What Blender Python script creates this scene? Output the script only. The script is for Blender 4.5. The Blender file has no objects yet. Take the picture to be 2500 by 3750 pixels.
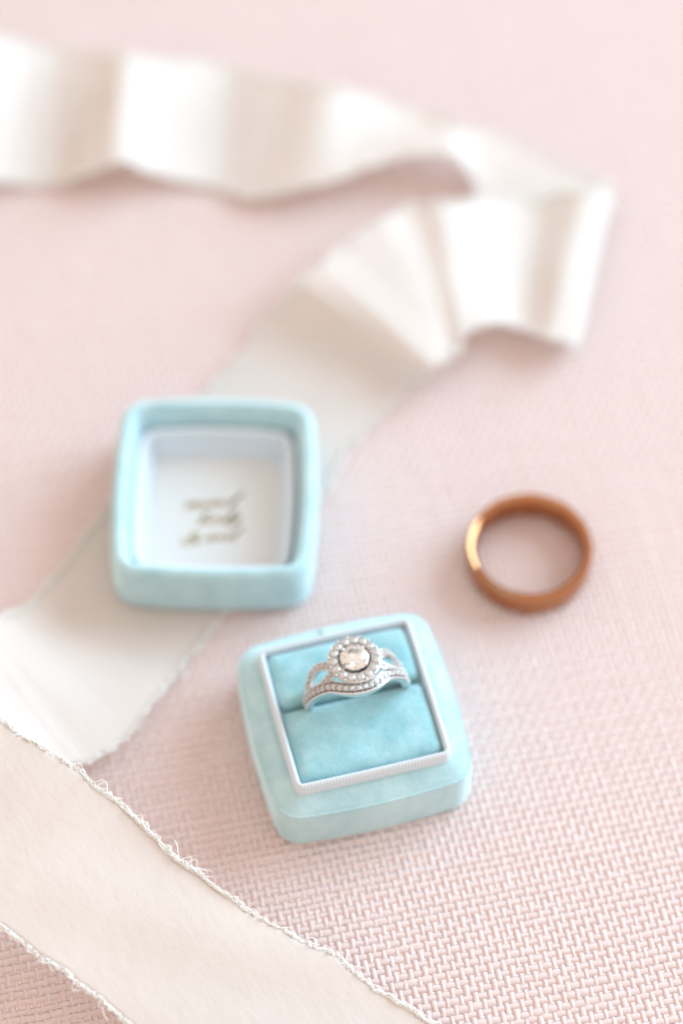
import bpy, bmesh, math, random
import numpy as np
from mathutils import Vector, Matrix
random.seed(7); rng = np.random.default_rng(7)
MM = 0.001
sc = bpy.context.scene
C = bpy.data.collections.new("scene"); sc.collection.children.link(C)

# ------------------------------------------------------------------ camera
cam = bpy.data.cameras.new("camera"); cam_o = bpy.data.objects.new("camera", cam); C.objects.link(cam_o)
PITCH = math.radians(57); DIST = 484*MM
cam_o.location = (0, -DIST*math.cos(PITCH), DIST*math.sin(PITCH))
cam_o.rotation_euler = (math.radians(90)-PITCH, 0, 0)
cam.sensor_fit = 'VERTICAL'; cam.sensor_height = 36; cam.sensor_width = 24; cam.lens = 100
cam.clip_start = 0.01; cam.clip_end = 50
cam.dof.use_dof = True; cam.dof.focus_distance = 0.4358; cam.dof.aperture_fstop = 4.8
cam.dof.aperture_blades = 0
sc.camera = cam_o

# ------------------------------------------------------------------ light: soft warm room, one big cool window to the right and behind
w = bpy.data.worlds.new("World"); sc.world = w; w.use_nodes = True
bg = w.node_tree.nodes["Background"]; bg.inputs[1].default_value = 1.0
# a plain room: the ceiling and the walls on the window side are paler, the rest warmer
_t = w.node_tree; _c = _t.nodes.new('ShaderNodeTexCoord'); _s = _t.nodes.new('ShaderNodeVectorMath'); _s.operation = 'DOT_PRODUCT'; _s.inputs[1].default_value = (.62, .25, .74); _m = _t.nodes.new('ShaderNodeMapRange'); _m.interpolation_type = 'SMOOTHSTEP'
_m.inputs['From Min'].default_value = -1; _m.inputs['From Max'].default_value = 1
_x = _t.nodes.new('ShaderNodeMix'); _x.data_type = 'RGBA'; _x.inputs['A'].default_value = (.97, .745, .60, 1); _x.inputs['B'].default_value = (1.07, .945, .855, 1)
_t.links.new(_c.outputs['Generated'], _s.inputs[0]); _t.links.new(_s.outputs['Value'], _m.inputs['Value']); _t.links.new(_m.outputs[0], _x.inputs['Factor']); _t.links.new(_x.outputs['Result'], bg.inputs[0])
def area(name, loc, target, sx, sy, power, col):
    l = bpy.data.lights.new(name, 'AREA'); l.shape = 'RECTANGLE'; l.size = sx; l.size_y = sy; l.energy = power; l.color = col
    o = bpy.data.objects.new(name, l); C.objects.link(o); o.location = loc
    o.rotation_euler = (Vector(target)-Vector(loc)).to_track_quat('-Z', 'Y').to_euler(); return o
area("window_light", (1.02, 0.60, 0.57), (0, 0, 0), 1.1, 0.9, 30, (0.54, 0.81, 1.0))
sc.view_settings.view_transform = 'Standard'; sc.view_settings.look = 'None'
sc.view_settings.exposure = 0.04; sc.view_settings.gamma = 1.0
sc.cycles.use_denoising = True
sc.cycles.caustics_reflective = True; sc.cycles.caustics_refractive = False
sc.cycles.max_bounces = 16; sc.cycles.transmission_bounces = 14; sc.cycles.glossy_bounces = 8; sc.cycles.diffuse_bounces = 6
sc.cycles.sample_clamp_indirect = 8

# ------------------------------------------------------------------ helpers
def tag(o, label, cat, group=None):
    o['label'] = label; o['category'] = cat
    if group: o['group'] = group
def empty(name, loc, rz=0):
    o = bpy.data.objects.new(name, None); C.objects.link(o); o.location = [a*MM for a in loc]; o.rotation_euler = (0, 0, math.radians(rz))
    o.empty_display_size = 0.005; return o
def meshobj(name, verts, faces, mat, parent=None, smooth=True, kind=None, auto=None):
    """verts in millimetres, in the frame of the parent"""
    me = bpy.data.meshes.new(name)
    v = np.asarray(verts, dtype=np.float64)*MM
    me.from_pydata(v.tolist(), [], faces); me.update()
    if smooth: me.shade_smooth() if auto is None else me.shade_auto_smooth(angle=math.radians(auto)) if hasattr(me, 'shade_auto_smooth') else me.shade_smooth()
    if auto is not None:
        me.set_sharp_from_angle(angle=math.radians(auto))
    o = bpy.data.objects.new(name, me); C.objects.link(o)
    if mat: me.materials.append(mat)
    if parent: o.parent = parent
    if kind: o['kind'] = kind
    return o
def fastmesh(name, verts, quads, mat, parent=None, kind=None):
    me = bpy.data.meshes.new(name)
    v = (np.asarray(verts, dtype=np.float32)*MM).reshape(-1, 3); q = np.asarray(quads, dtype=np.int32).reshape(-1, 4)
    me.vertices.add(len(v)); me.vertices.foreach_set('co', v.ravel())
    me.loops.add(q.size); me.loops.foreach_set('vertex_index', q.ravel())
    me.polygons.add(len(q)); me.polygons.foreach_set('loop_start', np.arange(0, q.size, 4, dtype=np.int32))
    me.polygons.foreach_set('use_smooth', np.ones(len(q), dtype=bool))
    me.update(calc_edges=True); me.validate()
    me.materials.append(mat)
    o = bpy.data.objects.new(name, me); C.objects.link(o)
    if parent: o.parent = parent
    if kind: o['kind'] = kind
    return o

def M(name):
    m = bpy.data.materials.new(name); m.use_nodes = True; nt = m.node_tree
    return m, nt, nt.nodes["Principled BSDF"]
def mmcoord(nt, scale=(1, 1, 1), rot=(0, 0, 0)):
    t = nt.nodes.new('ShaderNodeTexCoord'); mp = nt.nodes.new('ShaderNodeMapping')
    nt.links.new(t.outputs['Object'], mp.inputs[0]); mp.inputs['Scale'].default_value = [1000*a for a in scale]; mp.inputs['Rotation'].default_value = rot
    return mp.outputs[0]
def noise(nt, co, scale, detail=3, rough=.5):
    n = nt.nodes.new('ShaderNodeTexNoise'); nt.links.new(co, n.inputs['Vector'])
    n.inputs['Scale'].default_value = scale; n.inputs['Detail'].default_value = detail; n.inputs['Roughness'].default_value = rough
    return n.outputs[0]
def ramp(nt, f, stops):
    r = nt.nodes.new('ShaderNodeValToRGB'); nt.links.new(f, r.inputs[0]); e = r.color_ramp.elements
    e[0].position, e[0].color = stops[0][0], (*stops[0][1], 1); e[1].position, e[1].color = stops[-1][0], (*stops[-1][1], 1)
    for p, c in stops[1:-1]:
        k = e.new(p); k.color = (*c, 1)
    return r.outputs[0]
def bump(nt, h, dist, strength, bs):
    b = nt.nodes.new('ShaderNodeBump'); nt.links.new(h, b.inputs['Height']); b.inputs['Distance'].default_value = dist*MM
    b.inputs['Strength'].default_value = strength; nt.links.new(b.outputs[0], bs.inputs['Normal'])

def translucent(m, nt, b, col, f):
    tr = nt.nodes.new('ShaderNodeBsdfTranslucent'); tr.inputs[0].default_value = (*col, 1)
    mx = nt.nodes.new('ShaderNodeMixShader'); mx.inputs[0].default_value = f
    out = nt.nodes["Material Output"]; nt.links.new(b.outputs[0], mx.inputs[1]); nt.links.new(tr.outputs[0], mx.inputs[2]); nt.links.new(mx.outputs[0], out.inputs[0]); return m
def mat_thread():
    m, nt, b = M("pink_thread"); co = mmcoord(nt)
    c = ramp(nt, noise(nt, co, .7, 4, .6), [(.3, (.78, .62, .595)), (.5, (.80, .655, .635)), (.72, (.82, .69, .675))])
    nt.links.new(c, b.inputs['Base Color']); b.inputs['Roughness'].default_value = .85
    b.inputs['Sheen Weight'].default_value = .12; b.inputs['Sheen Roughness'].default_value = .5
    bump(nt, noise(nt, co, 9, 2), .05, .4, b); return translucent(m, nt, b, (.96, .82, .79), .12)
def mat_plain(name, col, rough=.8, metal=0, sheen=0):
    m, nt, b = M(name); b.inputs['Base Color'].default_value = (*col, 1); b.inputs['Roughness'].default_value = rough
    b.inputs['Metallic'].default_value = metal; b.inputs['Sheen Weight'].default_value = sheen; return m, nt, b
def mat_backing():
    m, nt, b = M("pink_underlay"); co = mmcoord(nt)
    c = ramp(nt, noise(nt, co, .5, 3), [(.35, (.82, .62, .58)), (.65, (.84, .66, .62))])
    nt.links.new(c, b.inputs['Base Color']); b.inputs['Roughness'].default_value = .9; return m
def mat_velvet(name, c0, c1, sheen=.9):
    m, nt, b = M(name); co = mmcoord(nt)
    c = ramp(nt, noise(nt, mmcoord(nt, (1, 1, .6)), .22, 7, .72), [(.36, c0), (.5, tuple((p+q)/2 for p, q in zip(c0, c1))), (.64, c1)])
    nt.links.new(c, b.inputs['Base Color']); b.inputs['Roughness'].default_value = .9; b.inputs['Specular IOR Level'].default_value = .15
    b.inputs['Sheen Weight'].default_value = sheen; b.inputs['Sheen Roughness'].default_value = .5; b.inputs['Sheen Tint'].default_value = (.95, 1, 1, 1)
    bump(nt, noise(nt, co, 2.2, 5, .7), .35, .5, b)
    sh = nt.nodes.new('ShaderNodeBsdfSheen'); sh.inputs['Color'].default_value = (.24, .44, .50, 1); sh.inputs['Roughness'].default_value = .3
    ad = nt.nodes.new('ShaderNodeAddShader'); out = nt.nodes["Material Output"]
    nt.links.new(b.outputs[0], ad.inputs[0]); nt.links.new(sh.outputs[0], ad.inputs[1]); nt.links.new(ad.outputs[0], out.inputs[0]); return m
def mat_silk():
    m, nt, b = M("ivory_silk"); co = mmcoord(nt)
    c = ramp(nt, noise(nt, co, .05, 2), [(.35, (.81, .78, .755)), (.65, (.845, .82, .80))])
    nt.links.new(c, b.inputs['Base Color']); b.inputs['Roughness'].default_value = .55; b.inputs['Specular IOR Level'].default_value = .25
    b.inputs['Sheen Weight'].default_value = .3
    # fine crepe wrinkles and a tight weave
    co1 = mmcoord(nt, (1, 1, 1), (0, 0, math.radians(-31)))
    m2 = nt.nodes.new('ShaderNodeMapping'); nt.links.new(co1, m2.inputs[0]); m2.inputs['Scale'].default_value = (.62, .24, 1); co2 = m2.outputs[0]
    n1 = noise(nt, co2, .9, 3, .6); n2 = noise(nt, co, 6, 2)
    a = nt.nodes.new('ShaderNodeMath'); a.operation = 'MULTIPLY_ADD'; nt.links.new(n2, a.inputs[0]); a.inputs[1].default_value = .22; nt.links.new(n1, a.inputs[2])
    bump(nt, a.outputs[0], .32, .5, b)
    return translucent(m, nt, b, (.98, .93, .885), .46)
def mat_metal(name, col, rough):
    m, nt, b = M(name); co = mmcoord(nt)
    b.inputs['Base Color'].default_value = (*col, 1); b.inputs['Metallic'].default_value = 1
    r = nt.nodes.new('ShaderNodeMapRange'); nt.links.new(noise(nt, co, 1.5, 3), r.inputs[0]); r.inputs['To Min'].default_value = rough*.7; r.inputs['To Max'].default_value = rough*1.3
    nt.links.new(r.outputs[0], b.inputs['Roughness']); return m
def mat_gem(name, body):
    m, nt, b = M(name); b.inputs['Base Color'].default_value = (1, .985, .95, 1); b.inputs['Roughness'].default_value = 0
    b.inputs['IOR'].default_value = 2.42; b.inputs['Transmission Weight'].default_value = 1
    d = nt.nodes.new('ShaderNodeBsdfDiffuse'); d.inputs[0].default_value = (.95, .93, .90, 1)  # white diffuse share stands in for caustic brightness inside the stones
    mx = nt.nodes.new('ShaderNodeMixShader'); mx.inputs[0].default_value = body; out = nt.nodes["Material Output"]
    nt.links.new(b.outputs[0], mx.inputs[1]); nt.links.new(d.outputs[0], mx.inputs[2]); nt.links.new(mx.outputs[0], out.inputs[0]); return m
THREAD = mat_thread(); BACK = mat_backing()
VEL = mat_velvet("aqua_velvet", (.38, .60, .655), (.51, .715, .76), .7)
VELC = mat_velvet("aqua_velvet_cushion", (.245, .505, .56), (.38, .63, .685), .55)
SILK = mat_silk()
FRAY = translucent(*mat_plain("silk_fray", (.95, .94, .91), .6, 0, .3), (.98, .96, .93), .12)
RIB, _nt, _b = mat_plain("white_grosgrain", (.64, .71, .77), .7, 0, .3)
SATIN, _nt, _b = mat_plain("white_satin_lining", (.66, .665, .66), .5, 0, .2)
bump(_nt, noise(_nt, mmcoord(_nt), .6, 3), .15, .4, _b)
GOLDINK = mat_plain("gold_ink", (.42, .33, .18), .5, .3)[0]
SILVER_SHADE = mat_metal("white_gold_painted_shade", (.44, .42, .41), .3)  # same white gold, darker: shade of the gaps round the stones put into colour
SILVER_MID = mat_metal("white_gold_rough", (.76, .74, .74), .25)
SILVER = mat_metal("white_gold", (.86, .85, .85), .13)
ROSE = mat_metal("rose_gold", (.50, .225, .105), .035)
GEM = mat_gem("diamond", .04); GEM_SMALL = mat_gem("small_diamond", .28)

# ------------------------------------------------------------------ the pink open-weave cloth
def weave():
    pw, pf = 1.1, 1.42                      # warp and weft pitch, mm
    X0, X1, Y0, Y1 = -118, 118, -125, 190
    rot = math.radians(12.5); ca, sa = math.cos(rot), math.sin(rot)
    K = 5; ang = np.linspace(0, 2*np.pi, K, endpoint=False)
    V = []; Q = []; base = 0
    def smooth_noise(n, step):
        k = max(4, int(n/step)+2); r = rng.normal(size=k); return np.interp(np.linspace(0, k-1, n), np.arange(k), r)
    def add(cx, cy, cz, wid, hei, alongx):
        nonlocal base
        n = len(cx); P = np.zeros((n, K, 3))
        P[:, :, 2] = cz[:, None]+np.sin(ang)[None]*hei[:, None]
        if alongx:
            P[:, :, 0] = cx[:, None]; P[:, :, 1] = cy[:, None]+np.cos(ang)[None]*wid[:, None]
        else:
            P[:, :, 1] = cy[:, None]; P[:, :, 0] = cx[:, None]+np.cos(ang)[None]*wid[:, None]
        V.append(P.reshape(-1, 3))
        i = np.arange(n-1)[:, None]*K; k = np.arange(K)[None]; k2 = (k+1) % K
        q = [i+k, i+k2, i+K+k2, i+K+k]
        Q.append((base+np.stack(q if alongx else q[::-1], -1)).reshape(-1, 4)); base += n*K
    nx = int((X1-X0)/pw); ny = int((Y1-Y0)/pf)
    wj = rng.normal(size=nx)*.05; fj = rng.normal(size=ny)*.10
    for i in range(nx):
        y = np.arange(Y0, Y1, pf/2); n = len(y); x = np.full(n, X0+i*pw+wj[i])+smooth_noise(n, 9)*.07
        j = (y-Y0)/pf
        z = -.008+.045*np.cos(np.pi*(j+i))
        wid = (.47+.05*rng.normal())*(1+.14*smooth_noise(n, 6)); wid = np.clip(wid, .22, .58)
        add(x, y, z, wid, wid*.13, False)
    for j in range(ny):
        x = np.arange(X0, X1, pw/2); n = len(x); y = np.full(n, Y0+j*pf+fj[j])+smooth_noise(n, 7)*.09
        i = (x-X0)/pw
        z = -.045*np.cos(np.pi*(j+i))
        wid = (.65+.05*rng.normal())*(1+.12*smooth_noise(n, 6)); wid = np.clip(wid, .45, .82)
        add(x, y, z, wid, wid*.115, True)
    P = np.concatenate(V); Qs = np.concatenate(Q)
    R = P.copy(); R[:, 0] = P[:, 0]*ca-P[:, 1]*sa; R[:, 1] = P[:, 0]*sa+P[:, 1]*ca
    R[:, 2] = P[:, 2]-.12
    return R, Qs
vs = [(-700, -700, -.145), (700, -700, -.145), (700, 700, -.145), (-700, 700, -.145), (-700, -700, -3), (700, -700, -3), (700, 700, -3), (-700, 700, -3)]
cloth = meshobj("tablecloth", vs, [(0, 1, 2, 3), (7, 6, 5, 4), (0, 4, 5, 1), (1, 5, 6, 2), (2, 6, 7, 3), (3, 7, 4, 0)], BACK, smooth=False, kind="structure")
R, Qs = weave()
th = fastmesh("woven_threads", R, Qs, THREAD, cloth, kind="stuff")

# ------------------------------------------------------------------ velvet boxes
def outline(ha, hb, r, bulge, n=12, m=14):
    pts = []
    r = min(r, ha, hb)
    for cx, cy, a0 in ((ha-r, hb-r, 0), (-(ha-r), hb-r, 90), (-(ha-r), -(hb-r), 180), (ha-r, -(hb-r), 270)):
        for k in range(n+1):
            a = math.radians(a0+90*k/n); pts.append((cx+r*math.cos(a), cy+r*math.sin(a)))
        # straight run to the next corner
        nx = {0: (-(ha-r), hb), 90: (-ha, -(hb-r)), 180: (ha-r, -hb), 270: (ha, hb-r)}[a0]
        p0 = pts[-1]
        for k in range(1, m): pts.append((p0[0]+(nx[0]-p0[0])*k/m, p0[1]+(nx[1]-p0[1])*k/m))
    return [(x*(1+bulge/ha*max(0, 1-(y/hb)**2)), y*(1+bulge/hb*max(0, 1-(x/ha)**2))) for x, y in pts]
def loft(profile, ha, hb, r, bulge, cap0=True, cap1=True, n=12, m=14, wob=0):
    """profile: (inset, z) pairs swept round a rounded rectangle"""
    V = []; F = []; N = None
    for ins, z in profile:
        o = outline(ha-ins, hb-ins, max(.35, r-ins*.75), bulge, n, m); N = len(o)
        V += [(x, y, z) for x, y in o]
    for i in range(len(profile)-1):
        for k in range(N):
            a = i*N+k; b = i*N+(k+1) % N; F.append((a, b, b+N, a+N))
    if cap0: F.append(tuple(range(N-1, -1, -1)))
    if cap1:
        t = (len(profile)-1)*N; c = len(V); V.append((0, 0, profile[-1][1]))
        for k in range(N): F.append((t+k, t+(k+1) % N, c))
    return V, F
def smooth_profile(p, k=4):
    """Catmull-Rom through the profile points"""
    out = []; q = [p[0]]+list(p)+[p[-1]]
    for i in range(1, len(q)-2):
        for s in range(k):
            t = s/k; r = []
            for c in range(2):
                a, b, d, e = q[i-1][c], q[i][c], q[i+1][c], q[i+2][c]
                r.append(.5*(2*b+(d-a)*t+(2*a-5*b+4*d-e)*t*t+(-a+3*b-3*d+e)*t**3))
            out.append(tuple(r))
    out.append(p[-1]); return out
def ribbed_band(ha, hb, r, bulge, profile, pitch, amp):
    """grosgrain band: ribs run up the profile, side by side round the outline"""
    o = outline(ha, hb, r, bulge, 10, 40)
    P = np.array(o+[o[0]]); d = np.r_[0, np.cumsum(np.hypot(*np.diff(P, axis=0).T))]; L = d[-1]
    nr = int(L/pitch); ns = nr*4; s = np.linspace(0, L, ns, endpoint=False)
    x = np.interp(s, d, P[:, 0]); y = np.interp(s, d, P[:, 1])
    dx = np.gradient(np.r_[x[-2:], x, x[:2]])[2:-2]; dy = np.gradient(np.r_[y[-2:], y, y[:2]])[2:-2]; l = np.hypot(dx, dy); nxv, nyv = dy/l, -dx/l
    rib = amp*np.abs(np.sin(np.pi*s/L*nr))
    V = []; F = []
    for i, (off, z, fx, fz) in enumerate(profile):   # fx, fz: outward direction of the rib relief
        V += [(x[k]+nxv[k]*(off+fx*rib[k]), y[k]+nyv[k]*(off+fx*rib[k]), z+fz*rib[k]) for k in range(ns)]
    for i in range(len(profile)-1):
        for k in range(ns):
            a = i*ns+k; b = i*ns+(k+1) % ns; F.append((a, b, b+ns, a+ns))
    return V, F
def seam(pts, w, name, mat, parent, ring=False):
    """soft raised seam along a polyline"""
    V = []; F = []; K = 6
    for i, p in enumerate(pts):
        p = Vector(p); t = (Vector(pts[min(i+1, len(pts)-1)])-Vector(pts[max(i-1, 0)])).normalized()
        if ring:
            t = (Vector(pts[(i+1) % len(pts)])-Vector(pts[i-1])).normalized()
        a = Vector((0, 0, 1)) if ring else t.orthogonal().normalized(); b = t.cross(a)
        for k in range(K): V.append(tuple(p+(a*math.cos(2*math.pi*k/K)+b*math.sin(2*math.pi*k/K))*w))
    for i in range(len(pts)-1):
        for k in range(K): F.append((i*K+k, i*K+(k+1) % K, (i+1)*K+(k+1) % K, (i+1)*K+k))
    if ring:
        for k in range(K): F.append(((len(pts)-1)*K+k, (len(pts)-1)*K+(k+1) % K, (k+1) % K, k))
    else:
        F.append(tuple(range(K-1, -1, -1))); F.append(tuple((len(pts)-1)*K+k for k in range(K)))
    return meshobj(name, V, F, mat, parent)

BX, BY, BR = 1.93, -44.2, 14.5
SLOT = 1.55
box = empty("ring_box", (BX, BY, 0), BR)
tag(box, "open aqua velvet ring box base holding the two diamond rings in its cushion slot", "ring box")
V, F = loft(smooth_profile([(.6, 0), (.2, .35), (.0, 1.2), (0, 5), (.05, 8.2), (.45, 9.3), (1.5, 10.1), (2.9, 10.9), (3.3, 10.95)]), 15.6, 15.7, 3.2, 1.0)
body = meshobj("velvet_body", V, F, VEL, box)
o = outline(15.6-.3, 15.7-.3, 3.0, 1.0, 12, 14)
seam([(x, y, 9.15) for x, y in o[:-1]], .2, "piping", VEL, box, True)
seam([(-1.2, 16.45, .6), (-1.2, 16.6, 3), (-1.2, 16.6, 8.4), (-1.2, 15.9, 9.9), (-1.2, 13.5, 11.0)], .25, "seam", VEL, body)
V, F = ribbed_band(12.5, 12.9, 1.3, .12, [(.02, 10.4, 1, 0), (.08, 11.6, 1, 0), (.0, 12.9, 1, .3), (-.3, 13.4, .5, 1), (-.6, 13.38, -.3, 1), (-.85, 12.9, -1, .3), (-.9, 10.9, -1, 0)], .50, .11)
meshobj("ribbed_collar", V, F, RIB, box)
def cushion(y0, y1, top):
    hb = (y1-y0)/2; cy = (y0+y1)/2
    prof = smooth_profile([(0.1, 9.5), (0, 10.6), (.05, top-1.5), (.4, top-.75), (1.1, top-.28), (2.2, top-.08), (3.6, top)], 4)
    V, F = loft(prof, 11.55, hb, 1.4, .05, False, True, 8, 16)
    return [(x, y+cy, z+.10*math.sin(x*.7+cy)*math.cos(y*.9) if z > top-1 else z) for x, y, z in V], F
for y0, y1, tp in ((-11.8, SLOT-.35, 13.35), (SLOT+.35, 11.85, 13.5)):
    V, F = cushion(y0, y1, tp); meshobj("cushion", V, F, VELC, box)

LX, LY, LR = -21.15, -1.95, -1.0
lid = empty("velvet_lid", (LX, LY, .52), LR)
tag(lid, "hollow aqua velvet ring box lid lying open upwards with gold script on its white lining", "box lid")
V, F = loft(smooth_profile([(.6, 0), (.2, .35), (.0, 1.2), (0, 4), (0, 7.8), (.2, 9.8), (.8, 10.65), (1.5, 10.85), (2.0, 10.4), (2.45, 9.2), (2.9, 7.4), (3.2, 5.4)], 4), 16.1, 17.2, 3.5, 1.0, True, False)
lb = meshobj("velvet_shell", V, F, VEL, lid)
seam([(.3, -17.95, .5), (.3, -18.2, 1.4), (.3, -18.25, 7.8), (.3, -18.0, 9.8), (.3, -17.3, 10.65)], .28, "seam", VEL, lb)
V, F = ribbed_band(12.85, 13.75, 2.6, .8, [(.05, 5.2, 1, 0), (.0, 6.6, .5, 1), (-.35, 6.95, 0, 1), (-.9, 6.85, 0, 1), (-1.2, 6.4, -1, .5), (-1.35, 5.0, -1, 0), (-2.0, 3.0, -.6, 0), (-2.6, 1.1, -.3, 0)], .50, .10)
meshobj("ribbed_lining", [(x-.25, y, z) for x, y, z in V], F, RIB, lid)
V, F = loft([(0, .8), (0, 1.15), (.3, 1.35), (1.2, 1.45), (3, 1.5)], 11.55, 12.45, 1.8, .6, True, True)
flr = meshobj("lining_floor", V, F, SATIN, lid)
# gold hand-lettered words on the lining
STROKES = {
 'm': ([[(0, .1), (.15, .9), (.25, 1), (.3, .8), (.2, 0)], [(.25, .5), (.5, 1), (.62, .9), (.55, 0)], [(.58, .5), (.85, 1), (.98, .9), (.92, .15), (1.1, 0)]], 1.2),
 'i': ([[(0, .5), (.15, 1), (.12, .15), (.25, 0), (.4, .2)], [(.22, 1.4), (.27, 1.45)]], .45),
 'n': ([[(0, .1), (.15, .9), (.25, 1), (.3, .8), (.2, 0)], [(.25, .5), (.5, 1), (.64, .9), (.6, .15), (.8, 0)]], .85),
 'd': ([[(.6, .85), (.35, 1), (.08, .7), (.05, .25), (.3, 0), (.55, .25), (.95, 2.2), (.85, 2.0), (.6, .3), (.75, 0), (.95, .1)]], .95),
 'b': ([[(0, .5), (.3, 1.6), (.38, 1.95), (.28, 2.0), (.12, .2), (.3, 0), (.55, .3), (.5, .7), (.25, .65)]], .7),
 'o': ([[(.45, .95), (.15, .85), (.03, .4), (.2, .02), (.5, .2), (.55, .7), (.4, .97), (.75, .85)]], .72),
 'y': ([[(0, .8), (.1, 1), (.12, .4), (.3, .2), (.55, .6), (.62, 1), (.5, -.2), (.25, -.9), (.1, -.7), (.7, .1)]], .75),
 '&': ([[(1.1, .1), (.45, 1.0), (.3, 1.45), (.5, 1.75), (.7, 1.5), (.55, 1.1), (.15, .75), (.02, .35), (.25, 0), (.65, .15), (.95, .75)]], 1.35),
 's': ([[(0, .1), (.3, .75), (.42, 1.05), (.4, .7), (.52, .3), (.3, 0), (.1, .12)]], .6),
 'u': ([[(0, .9), (.05, .3), (.25, 0), (.5, .3), (.6, 1), (.58, .3), (.7, 0), (.85, .15)]], .85),
 'l': ([[(0, .3), (.35, 1.5), (.42, 2.1), (.28, 2.1), (.18, .4), (.32, 0), (.5, .15)]], .5)}
def word(txt, x, y, s, bold, name='lettering'):
    V = []; F = []
    for ch in txt:
        if ch == ' ': x += .5*s; continue
        st, adv = STROKES[ch]
        for poly in st:
            pts = []
            for i in range(len(poly)-1):
                for k in range(4):
                    t = k/4; q = [poly[max(i-1, 0)], poly[i], poly[i+1], poly[min(i+2, len(poly)-1)]]
                    pts.append([.5*(2*q[1][c]+(q[2][c]-q[0][c])*t+(2*q[0][c]-5*q[1][c]+4*q[2][c]-q[3][c])*t*t+(-q[0][c]+3*q[1][c]-3*q[2][c]+q[3][c])*t**3) for c in (0, 1)])
            pts.append(list(poly[-1]))
            P = [Vector((x+(p[0]+.25*p[1])*s*1.9, y+p[1]*s*.95+(x*.10), 0)) for p in pts]
            b0 = len(V)
            for i, p in enumerate(P):
                t = (P[min(i+1, len(P)-1)]-P[max(i-1, 0)]).normalized(); nn = Vector((-t.y, t.x, 0))
                wd = bold*(.75+.5*abs(t.y))
                for sgn in (-1, 1): V.append(tuple(p+nn*wd*sgn+Vector((0, 0, 1.53))))
                for sgn in (1, -1): V.append(tuple(p+nn*wd*sgn+Vector((0, 0, 1.49))))
            for i in range(len(P)-1):
                for k in range(4): F.append((b0+4*i+k, b0+4*i+(k+1) % 4, b0+4*i+4+(k+1) % 4, b0+4*i+4+k))
            F.append(tuple(b0+k for k in (3, 2, 1, 0))); F.append(tuple(b0+4*(len(P)-1)+k for k in range(4)))
        x += adv*s*1.9
    meshobj(name, V, F, GOLDINK, lid, smooth=False)
word('mind', -5.6, 1.7, 1.32, .18); word('body', -3.2, -1.5, 1.2, .18); word('&', -5.7, -5.4, 1.4, .23); word('soul', -2.0, -5.0, 1.1, .18)

# ------------------------------------------------------------------ gems and metal helpers
def gem_mesh(name, rad, n=16, tbl=.56, crown=.32, pav=.86, mat=None):
    V = []; F = []; h = n//2
    for k in range(h): a = 2*math.pi*(k+.5)/h; V.append((rad*tbl*math.cos(a), rad*tbl*math.sin(a), rad*crown))
    for k in range(h): a = 2*math.pi*k/h; V.append((rad*.80*math.cos(a), rad*.80*math.sin(a), rad*crown*.58))
    for k in range(n): a = 2*math.pi*k/n; V.append((rad*math.cos(a), rad*math.sin(a), rad*.03))
    for k in range(n): a = 2*math.pi*k/n; V.append((rad*math.cos(a), rad*math.sin(a), -rad*.03))
    for k in range(h): a = 2*math.pi*(k+.5)/h; V.append((rad*.42*math.cos(a), rad*.42*math.sin(a), -rad*pav*.62))
    V.append((0, 0, -rad*pav)); A, B, G, G2, P, Cq = 0, h, 2*h, 2*h+n, 2*h+2*n, 3*h+2*n
    F.append(tuple(range(h)))
    for k in range(h):
        k1 = (k+1) % h
        F.append((A+(k-1) % h, B+k, A+k)); F.append((A+k, B+k, G+(2*k+1) % n, B+k1))
        F.append((B+k, G+2*k, G+(2*k+1) % n)); F.append((B+k, G+(2*k-1) % n, G+2*k))
        F.append((G2+2*k, P+(k-1) % h, P+k)); F.append((P+k, G2+(2*k+1) % n, G2+2*k)) ; F.append((P+k, G2+(2*k+2) % n, G2+(2*k+1) % n))
        F.append((P+k, P+(k-1) % h, Cq))
    for k in range(n): F.append((G+k, G2+k, G2+(k+1) % n, G+(k+1) % n))
    me = bpy.data.meshes.new(name); me.from_pydata([tuple(c*MM for c in v) for v in V], [], F)
    bm = bmesh.new(); bm.from_mesh(me); bmesh.ops.recalc_face_normals(bm, faces=bm.faces); bm.to_mesh(me); bm.free()
    me.materials.append(mat or GEM); return me
def ball_mesh(name, r, mat, seg=10):
    me = bpy.data.meshes.new(name); bm = bmesh.new(); bmesh.ops.create_uvsphere(bm, u_segments=seg, v_segments=7, radius=r*MM); bm.to_mesh(me); bm.free()
    me.materials.append(mat); me.shade_smooth(); return me
def place(me, name, parent, loc, nrm=(0, 0, 1), spin=0.0, kind=None):
    o = bpy.data.objects.new(name, me); C.objects.link(o); o.parent = parent
    q = Vector(nrm).normalized().to_track_quat('Z', 'Y').to_matrix().to_4x4()
    o.matrix_local = Matrix.Translation(Vector(loc)*MM) @ q @ Matrix.Rotation(spin, 4, 'Z')
    if kind: o['kind'] = kind
    return o
def sweep(path, nrm, prof, closed=False):
    """sweep prof (side, out) pairs; nrm = outward direction per point. returns V, F"""
    V = []; F = []; n = len(path); K = len(prof)
    for i in range(n):
        p = Vector(path[i]); a = Vector(path[(i-1) % n if closed else max(i-1, 0)]); b = Vector(path[(i+1) % n if closed else min(i+1, n-1)])
        t = (b-a).normalized(); out = Vector(nrm[i]); out = (out-t*out.dot(t)).normalized(); side = t.cross(out)
        for s, h in (prof(i) if callable(prof) else prof): V.append(tuple(p+side*s+out*h))
    K = len(V)//n
    for i in range(n if closed else n-1):
        for k in range(K):
            a = i*K+k; b = i*K+(k+1) % K; c = ((i+1) % n)*K; F.append((a, b, c+(k+1) % K, c+k))
    if not closed: F.append(tuple(range(K-1, -1, -1))); F.append(tuple((n-1)*K+k for k in range(K)))
    return V, F
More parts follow.
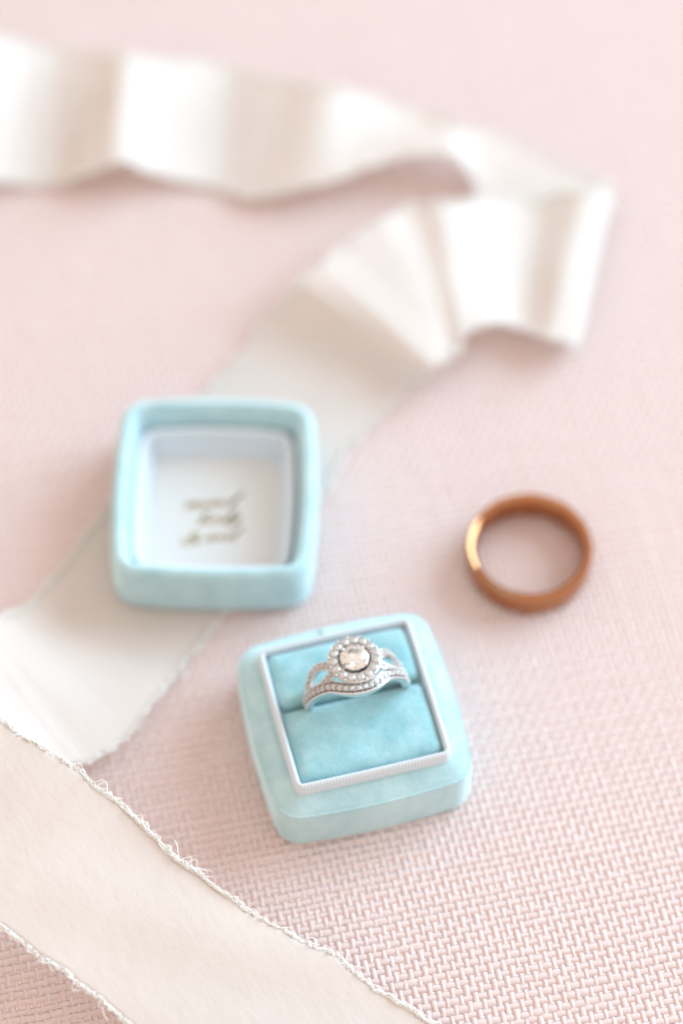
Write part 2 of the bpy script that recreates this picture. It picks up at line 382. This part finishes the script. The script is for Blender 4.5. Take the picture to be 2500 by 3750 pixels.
def fixn(o):
    bm = bmesh.new(); bm.from_mesh(o.data); bmesh.ops.recalc_face_normals(bm, faces=bm.faces); bm.to_mesh(o.data); bm.free()

brot = math.radians(BR); U = lambda x, y: (BX+x*math.cos(brot)-y*math.sin(brot), BY+x*math.sin(brot)+y*math.cos(brot))
RX, ZC, RB = .75, 13.05, 8.1      # ring centre along the slot, its height, band radius

# ------------------------------------------------------------------ contoured wedding band
wx, wy = U(RX, 0)
wb = empty("wedding_band", (wx, wy, ZC), BR)
tag(wb, "white gold pave wedding band curving round the front of the halo ring", "ring")
def wband(phi):
    """phi from the top; x, y, z in the ring's own frame"""
    x = RB*math.sin(phi); z = RB*math.cos(phi); ax = abs(x)
    if z < 0: y = 1.15
    elif ax > 4.3: y = -.35+(ax-4.3)/3.8*1.5
    else: y = -2.4+(ax/4.3)**2*2.05
    return (x, y, z)
n = 240; path = [wband(2*math.pi*i/n) for i in range(n)]
nr = [(p[0], 0, p[2]) for p in path]
pr = [(-.98, -.75), (.98, -.75), (1.03, .25), (.96, .36), (.84, .38), (.72, -.08), (-.72, -.08), (-.84, .38), (-.96, .36), (-1.03, .25)]
V, F = sweep(path, nr, pr, True); o = meshobj("band", V, F, SILVER_MID, wb, auto=35); fixn(o)
# milgrain beads along both rims, and the stones
bead = ball_mesh("bead", .115, SILVER, 6); g_small = gem_mesh("gemstone", .50, 8, mat=GEM_SMALL); prong_s = ball_mesh("prong", .13, SILVER, 8)
def along(fn, p0, p1, step):
    out = []; N = 900; last = None; acc = 0
    for i in range(N+1):
        ph = p0+(p1-p0)*i/N; p = Vector(fn(ph))
        if last is None: out.append(ph)
        else:
            acc += (p-last).length
            if acc >= step: out.append(ph); acc -= step
        last = p
    return out
def frame(fn, ph):
    p = Vector(fn(ph)); t = (Vector(fn(ph+.01))-Vector(fn(ph-.01))).normalized(); out = Vector((p.x, 0, p.z)); out = (out-t*out.dot(t)).normalized()
    return p, t, out, t.cross(out)
LIM = math.radians(86)
V = []; F = []
bm = bmesh.new()
for ph in along(wband, -LIM, LIM, .27):
    p, t, ou, sd = frame(wband, ph)
    for s in (-.85, .85):
        r = bmesh.ops.create_icosphere(bm, subdivisions=1, radius=.125*MM); bmesh.ops.translate(bm, verts=r['verts'], vec=(p+ou*.42+sd*s)*MM)
me = bpy.data.meshes.new("milgrain"); bm.to_mesh(me); bm.free(); me.materials.append(SILVER); me.shade_smooth()
o = bpy.data.objects.new("milgrain", me); C.objects.link(o); o.parent = wb; o['kind'] = 'stuff'
for ph in along(wband, -LIM, LIM, 1.02):
    p, t, ou, sd = frame(wband, ph)
    place(g_small, "gemstone", wb, p+ou*.44, ou, random.random()*6)
for ph in along(wband, -LIM+.06, LIM, 1.02):
    p, t, ou, sd = frame(wband, ph)
    for s in (-.45, .45): place(prong_s, "prong", wb, p+ou*.50+sd*s)

# ------------------------------------------------------------------ engagement ring with halo and twisted shoulders
ex, ey = U(RX, 2.6)
er = empty("engagement_ring", (ex, ey, ZC), BR)
tag(er, "round diamond halo engagement ring with twisted pave shoulders standing in the cushion", "ring")
RE = 7.95
PH1, PH2 = math.radians(24), math.radians(70)
def strand(sign):
    def f(ph):
        a = abs(ph)
        if a > PH2: off = .42*sign*(1 if a < math.radians(95) else .8)
        elif a < PH1: off = sign*.25
        else:
            u = (a-PH1)/(PH2-PH1); off = sign*(math.sin(u*math.pi)*1.42+.42*u*0+.2*(1-u))
            off += sign*.32*u*u
        lift = .22*sign*math.cos((a-PH1)/(PH2-PH1)*math.pi) if PH1 < a < PH2 else 0
        r = RE+lift*.6
        return (r*math.sin(ph), off, r*math.cos(ph))
    return f
n = 130
V, F = sweep([((RE)*math.sin(a), 0, RE*math.cos(a)) for a in np.linspace(PH2, 2*math.pi-PH2, n)], [(math.sin(a), 0, math.cos(a)) for a in np.linspace(PH2, 2*math.pi-PH2, n)],
             [(-.9, -.7), (.9, -.7), (1.05, .1), (.6, .45), (-.6, .45), (-1.05, .1)])
o = meshobj("band", V, F, SILVER, er, auto=40); fixn(o)
g_tiny = gem_mesh("gemstone", .44, 8, mat=GEM_SMALL)
for sgn in (-1, 1):
    for side in (-1, 1):
        f = strand(sgn); a = np.linspace(math.radians(8), math.radians(84), 90)*side
        pts = [f(x) for x in a]
        V, F = sweep(pts, [(p[0], 0, p[2]) for p in pts], [(-.66, -.5), (.66, -.5), (.72, .1), (.62, .2), (.46, .18), (.42, -.14), (-.42, -.14), (-.46, .18), (-.62, .2), (-.72, .1)])
        o = meshobj("shoulder", V, F, SILVER_MID, er, auto=40); fixn(o)
        for ph in along(f, math.radians(25)*side, math.radians(84)*side, .95):
            p, t, ou, sd = frame(f, ph); place(g_tiny, "gemstone", o, p+ou*.30, ou, random.random()*6)
        for ph in along(f, math.radians(28.2)*side, math.radians(84)*side, .95):
            p, t, ou, sd = frame(f, ph)
            for s in (-.48, .48): place(bead, "prong", o, p+ou*.30+sd*s)
# halo: tray, gallery, stones and beads
HZ = RE+.75
def lathe(prof, n=72):
    V = []; F = []; K = len(prof)
    for i in range(n):
        a = 2*math.pi*i/n
        V += [(r*math.cos(a), r*math.sin(a), z) for r, z in prof]
    for i in range(n):
        for k in range(K): F.append((i*K+k, i*K+(k+1) % K, ((i+1) % n)*K+(k+1) % K, ((i+1) % n)*K+k))
    return V, F
V, F = lathe([(2.55, HZ-.75), (3.6, HZ-.8), (4.08, HZ-.45), (4.12, HZ-.02), (3.98, HZ+.06), (3.9, HZ-.06), (3.9, HZ-.55), (2.85, HZ-.55), (2.78, HZ+.16), (2.62, HZ+.18), (2.55, HZ+.05)])
halo = meshobj("halo_setting", V, F, SILVER_MID, er, auto=35); fixn(halo)
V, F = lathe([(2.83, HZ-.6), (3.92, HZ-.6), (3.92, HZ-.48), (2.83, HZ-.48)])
o = meshobj("stone_bed_shade", V, F, SILVER_SHADE, halo, auto=35); fixn(o)  # dark ring laid on the tray floor, painted shade between the halo stones
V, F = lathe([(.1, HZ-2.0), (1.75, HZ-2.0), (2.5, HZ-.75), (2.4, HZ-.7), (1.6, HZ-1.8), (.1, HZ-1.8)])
o = meshobj("centre_seat", V, F, SILVER_SHADE, er, auto=35); fixn(o)  # seat in the darker metal, for painted shade under the centre stone
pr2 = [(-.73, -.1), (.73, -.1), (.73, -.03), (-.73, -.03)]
V, F = sweep(path, nr, pr2, True); o = meshobj("stone_channel_shade", V, F, SILVER_SHADE, wb, auto=35); fixn(o)  # dark strip along the channel floor, painted shade between the band stones
V, F = lathe([(1.5, HZ-2.6), (1.85, HZ-2.6), (2.75, HZ-.8), (2.53, HZ-.7), (1.8, HZ-2.0)])
o = meshobj("gallery", V, F, SILVER, er, auto=35); fixn(o)
g_halo = gem_mesh("gemstone", .70, 16, mat=GEM_SMALL); hb = ball_mesh("prong", .2, SILVER)
NH = 15
for k in range(NH):
    a = 2*math.pi*(k+.3)/NH
    place(g_halo, "gemstone", halo, (3.38*math.cos(a), 3.38*math.sin(a), HZ+.22), (.10*math.cos(a), .10*math.sin(a), 1), a)
    a2 = a+math.pi/NH
    for rr in (4.02, 3.72): place(hb if rr > 4 else prong_s, "prong", halo, (rr*math.cos(a2), rr*math.sin(a2), HZ+.14))
    place(prong_s, "prong", halo, (2.95*math.cos(a2), 2.95*math.sin(a2), HZ+.14))
centre = place(gem_mesh("gemstone", 2.3, 16), "gemstone", er, (0, 0, HZ+.62), (0, 0, 1), .35)
centre['label'] = "large round centre diamond"
for k in range(4):
    a = math.radians(40+90*k)
    pts = [(1.7*math.cos(a), 1.7*math.sin(a), HZ-1.6), (2.28*math.cos(a), 2.28*math.sin(a), HZ+.1), (2.27*math.cos(a), 2.27*math.sin(a), HZ+.75), (2.0*math.cos(a), 2.0*math.sin(a), HZ+.98)]
    V, F = sweep(pts, [(math.cos(a), math.sin(a), .2)]*4, [(.2*math.cos(b), .2*math.sin(b)) for b in np.linspace(0, 2*math.pi, 8, endpoint=False)])
    o = meshobj("prong", V, F, SILVER, er); fixn(o)

# ------------------------------------------------------------------ plain rose gold band
V, F = lathe([(9.5, .05), (9.2, .3), (8.95, 1.0), (8.85, 2.6), (8.87, 4.1), (8.97, 4.75), (9.2, 5.15), (9.55, 5.45), (9.9, 5.68), (10.12, 5.74), (10.33, 5.5), (10.52, 4.7), (10.6, 3), (10.5, 1.2), (10.3, .4), (10.06, .1), (9.8, 0)], 160)
rg = meshobj("gold_ring", [(x, y, z) for x, y, z in V], F, ROSE, auto=60); fixn(rg)
rg.location = (31.35*MM, -10.2*MM, 0)
tag(rg, "plain polished rose gold wedding ring lying flat on the pink cloth", "ring")

# ------------------------------------------------------------------ the torn ivory silk ribbon: stations of (far edge, near edge) in mm
ST = [
 ((-77.1, 106.12, 3.0),(-74.59, 72.4, 2.0)),
 ((-69.09, 102.49, 6.0),(-67.01, 69.92, 4.0)),
 ((-59.74, 104.16, 2.0),(-58.65, 71.38, 1.0)),
 ((-52.35, 103.31, 1.0),(-51.48, 71.79, 1.0)),
 ((-45.37, 99.94, 4.0),(-46.43, 71.15, 4.0)),
 ((-40.3, 96.79, 7.0),(-40.3, 71.93, 7.0)),
 ((-32.23, 98.63, 4.0),(-33.8, 72.29, 3.0)),
 ((-21.72, 99.2, 0.7),(-24.29, 70.88, 0.6)),
 ((-11.73, 93.88, 3.5),(-17.02, 67.68, 1.5)),
 ((-3.14, 88.64, 7.0),(-6.65, 67.46, 4.5)),
 ((5.35, 89.38, 3.5),(3.65, 70.93, 5.0)),
 ((12.67, 88.34, 2.0),(11.59, 73.18, 6.0)),
 ((20.56, 82.57, 5.0),(19.48, 72.64, 7.5)),
 ((27.74, 79.85, 4.5),(23.92, 70.95, 4.0)),
 ((35.72, 76.74, 3.0),(26.64, 64.83, 1.5)),
 ((43.61, 72.61, 2.0),(33.32, 51.21, 1.0)),
 ((48.66, 69.73, 2.0),(39.72, 36.48, 1.2)),
 ((49.75, 68.13, 3.2),(41.63, 33.35, 2.6)),
 ((48.53, 66.57, 4.6),(40.41, 32.36, 4.2)),
 ((42.96, 64.4, 6.0),(36.39, 33.1, 5.5)),
 ((35.75, 66.17, 2.6),(31.57, 36.27, 3.8)),
 ((27.31, 64.42, 4.0),(26.02, 35.96, 6.0)),
 ((19.22, 60.95, 8.0),(21.72, 32.55, 6.5)),
 ((12.2, 59.96, 7.0),(20.28, 29.17, 6.5)),
 ((6.68, 56.07, 8.0),(18.96, 28.1, 6.8)),
 ((0.46, 50.64, 8.0),(17.04, 26.37, 7.0)),
 ((-3.76, 45.73, 8.3),(15.66, 25.17, 7.0)),
 ((-7.2, 42.29, 7.5),(14.41, 25.04, 5.5)),
 ((-11.46, 39.29, 3.6),(12.21, 25.08, 2.6)),
 ((-14.55, 36.48, 1.2),(9.18, 22.57, 0.9)),
 ((-18.3, 31.14, 0.7),(1.2, 11.94, 0.35)),
 ((-25.0, 23.42, 0.35),(-3.64, 3.85, 0.35)),
 ((-33.28, 11.07, 0.3),(-10.57, -7.72, 0.3)),
 ((-42.98, -5.37, 0.3),(-17.69, -18.69, 0.3)),
 ((-50.02, -16.95, 0.5),(-24.66, -28.12, 0.4)),
 ((-53.18, -21.53, 2.5),(-30.3, -38.14, 2.2)),
 ((-56.2, -25.04, 6.0),(-35.86, -46.28, 3.5)),
 ((-60.97, -27.54, 9.5),(-42.81, -51.4, 5.0)),
 ((-67.39, -30.03, 13.0),(-51.34, -47.81, 8.5)),
 ((-74.78, -33.41, 18.0),(-61.36, -43.79, 14.0)),
 ((-80.36, -35.98, 25.0),(-70.44, -46.94, 21.0)),
 ((-81.26, -38.01, 31.0),(-77.31, -57.11, 27.0)),
 ((-75.12, -39.18, 31.0),(-76.76, -66.3, 29.0)),
 ((-64.48, -45.44, 26.5),(-72.76, -69.76, 23.0)),
 ((-52.7, -51.54, 20.0),(-66.09, -71.98, 15.0)),
 ((-42.52, -57.26, 17.5),(-57.26, -78.28, 13.0)),
 ((-32.38, -64.46, 14.0),(-46.59, -84.67, 10.2)),
 ((-22.31, -72.11, 10.0),(-37.96, -90.6, 7.6)),
 ((-12.26, -78.74, 7.0),(-29.32, -97.09, 5.4)),
 ((-0.27, -84.61, 4.5),(-19.13, -102.98, 3.4)),
 ((7.68, -89.89, 3.0),(-10.62, -108.65, 2.2)),
 ((14.91, -94.27, 2.0),(-4.12, -113.71, 1.3)),
 ((24.01, -100.29, 1.0),(4.86, -119.81, 0.7)),
 ((33.61, -106.33, 0.6),(14.36, -125.64, 0.5)),
]
ST = np.array(ST)                                    # n, 2, 3
def cr(P, u):
    n = len(P); i = np.clip(u.astype(int), 0, n-2); t = (u-i)[:, None]
    a, b, c, d = P[np.maximum(i-1, 0)], P[i], P[i+1], P[np.minimum(i+2, n-1)]
    return .5*(2*b+(c-a)*t+(2*a-5*b+4*c-d)*t*t+(-a+3*b-3*c+d)*t**3)
NU, NV = 1100, 34
u = np.linspace(0, len(ST)-1.0001, NU)
A = cr(ST[:, 0], u); B = cr(ST[:, 1], u)
A[:, 2] = np.maximum(A[:, 2], .12); B[:, 2] = np.maximum(B[:, 2], .12)
def wob(n, step, amp):
    k = n//step+3; return np.interp(np.arange(n)/step, np.arange(k), rng.normal(size=k))*amp
for E in (A, B):
    E[:, 0] += wob(NU, 13, .25)+wob(NU, 5, .22); E[:, 1] += wob(NU, 13, .25)+wob(NU, 5, .22)
    E[:, 0] += wob(NU, 6, .16)+wob(NU, 2, .07); E[:, 1] += wob(NU, 6, .16)+wob(NU, 2, .07)
v = np.linspace(0, 1, NV)
P = A[:, None]*(1-v)[None, :, None]+B[:, None]*v[None, :, None]
free = np.clip((np.minimum(A[:, 2], B[:, 2])-.8)/3, 0, 1)
for k in range(10):                                   # low crumples where the ribbon is off the cloth
    fu, fv, ph = rng.uniform(.15, .5), rng.uniform(1, 4), rng.uniform(0, 6)
    P[:, :, 2] += (.10*free)[:, None]*np.sin(fu*np.arange(NU)[:, None]*.25+fv*v[None]*3+ph)
P[:, :, 2] = np.maximum(P[:, :, 2], .10)
idx = np.arange(NU-1)[:, None]*NV+np.arange(NV-1)[None]
Q = np.stack([idx, idx+1, idx+NV+1, idx+NV], -1).reshape(-1, 4)
rib = fastmesh("silk_ribbon", P.reshape(-1, 3), Q, SILK)
tag(rib, "frayed ivory silk ribbon folded behind the boxes, under the lid and across the near corner", "ribbon")
md = rib.modifiers.new("thickness", 'SOLIDIFY'); md.thickness = .10*MM; md.offset = 1
# frayed edges: loose threads wandering along each torn edge, and short curled ends
FV = []; FQ = []; fb = 0
def thread(pts, r):
    global fb
    pts = np.asarray(pts); n = len(pts); t = np.gradient(pts, axis=0); t /= np.linalg.norm(t, axis=1)[:, None]+1e-9
    up = np.array([0, 0, 1.0]); s = np.cross(t, up); s /= np.linalg.norm(s, axis=1)[:, None]+1e-6; n2 = np.cross(s, t)
    rr = np.full(n, r); rr[-1] *= .3
    ring = [pts+(s*math.cos(a)+n2*math.sin(a))*rr[:, None] for a in np.linspace(0, 2*math.pi, 6, endpoint=False)]
    FV.append(np.stack(ring, 1).reshape(-1, 3))
    i = np.arange(n-1)[:, None]*6; k = np.arange(6)[None]; k2 = (k+1) % 6
    FQ.append((fb+np.stack([i+k, i+k2, i+6+k2, i+6+k], -1)).reshape(-1, 4)); fb += n*6
for E, O in ((A, B), (B, A)):
    seg = np.linalg.norm(np.diff(E, axis=0), axis=1); s = np.r_[0, np.cumsum(seg)]; L = s[-1]
    out = E-O; out /= np.linalg.norm(out, axis=1)[:, None]
    def at(q):
        return np.stack([np.interp(q, s, E[:, c]) for c in range(3)], -1), np.stack([np.interp(q, s, out[:, c]) for c in range(3)], -1)
    for k in range(4):                                # long threads that follow the edge
        q = np.arange(0, L, .45); p, o_ = at(q); m = len(q)
        p = p+o_*(wob(m, 4, .22)+rng.uniform(-.15, .55))[:, None]; p[:, 2] += .02+np.abs(wob(m, 5, .14))
        thread(p, .06)
    q0 = 0
    while q0 < L-4:                                   # short ends and loops
        q0 += rng.exponential(.09)
        big = rng.random() < .035
        ln = rng.uniform(1.6, 3.6) if big else rng.uniform(.4, 1.6)
        dirn = rng.choice([-1, 1]); m = 8
        tt = np.linspace(0, 1, m); q = np.clip(q0+dirn*tt*ln*rng.uniform(.4, 1), 0, L)
        p, o_ = at(q); amp = ln*rng.uniform(.2, .6)
        shape = np.sin(tt*math.pi*rng.choice([.5, .9]))
        p = p+o_*(amp*shape-.15)[:, None]; p[:, 2] += .1+shape*rng.uniform(-.1, .55)
        p += np.cumsum(rng.normal(size=(m, 3))*.05, axis=0)
        p[:, 2] = np.maximum(p[:, 2], .05)
        thread(p, rng.uniform(.05, .09))
fastmesh("frayed_edge", np.concatenate(FV), np.concatenate(FQ), FRAY, rib, kind="stuff")
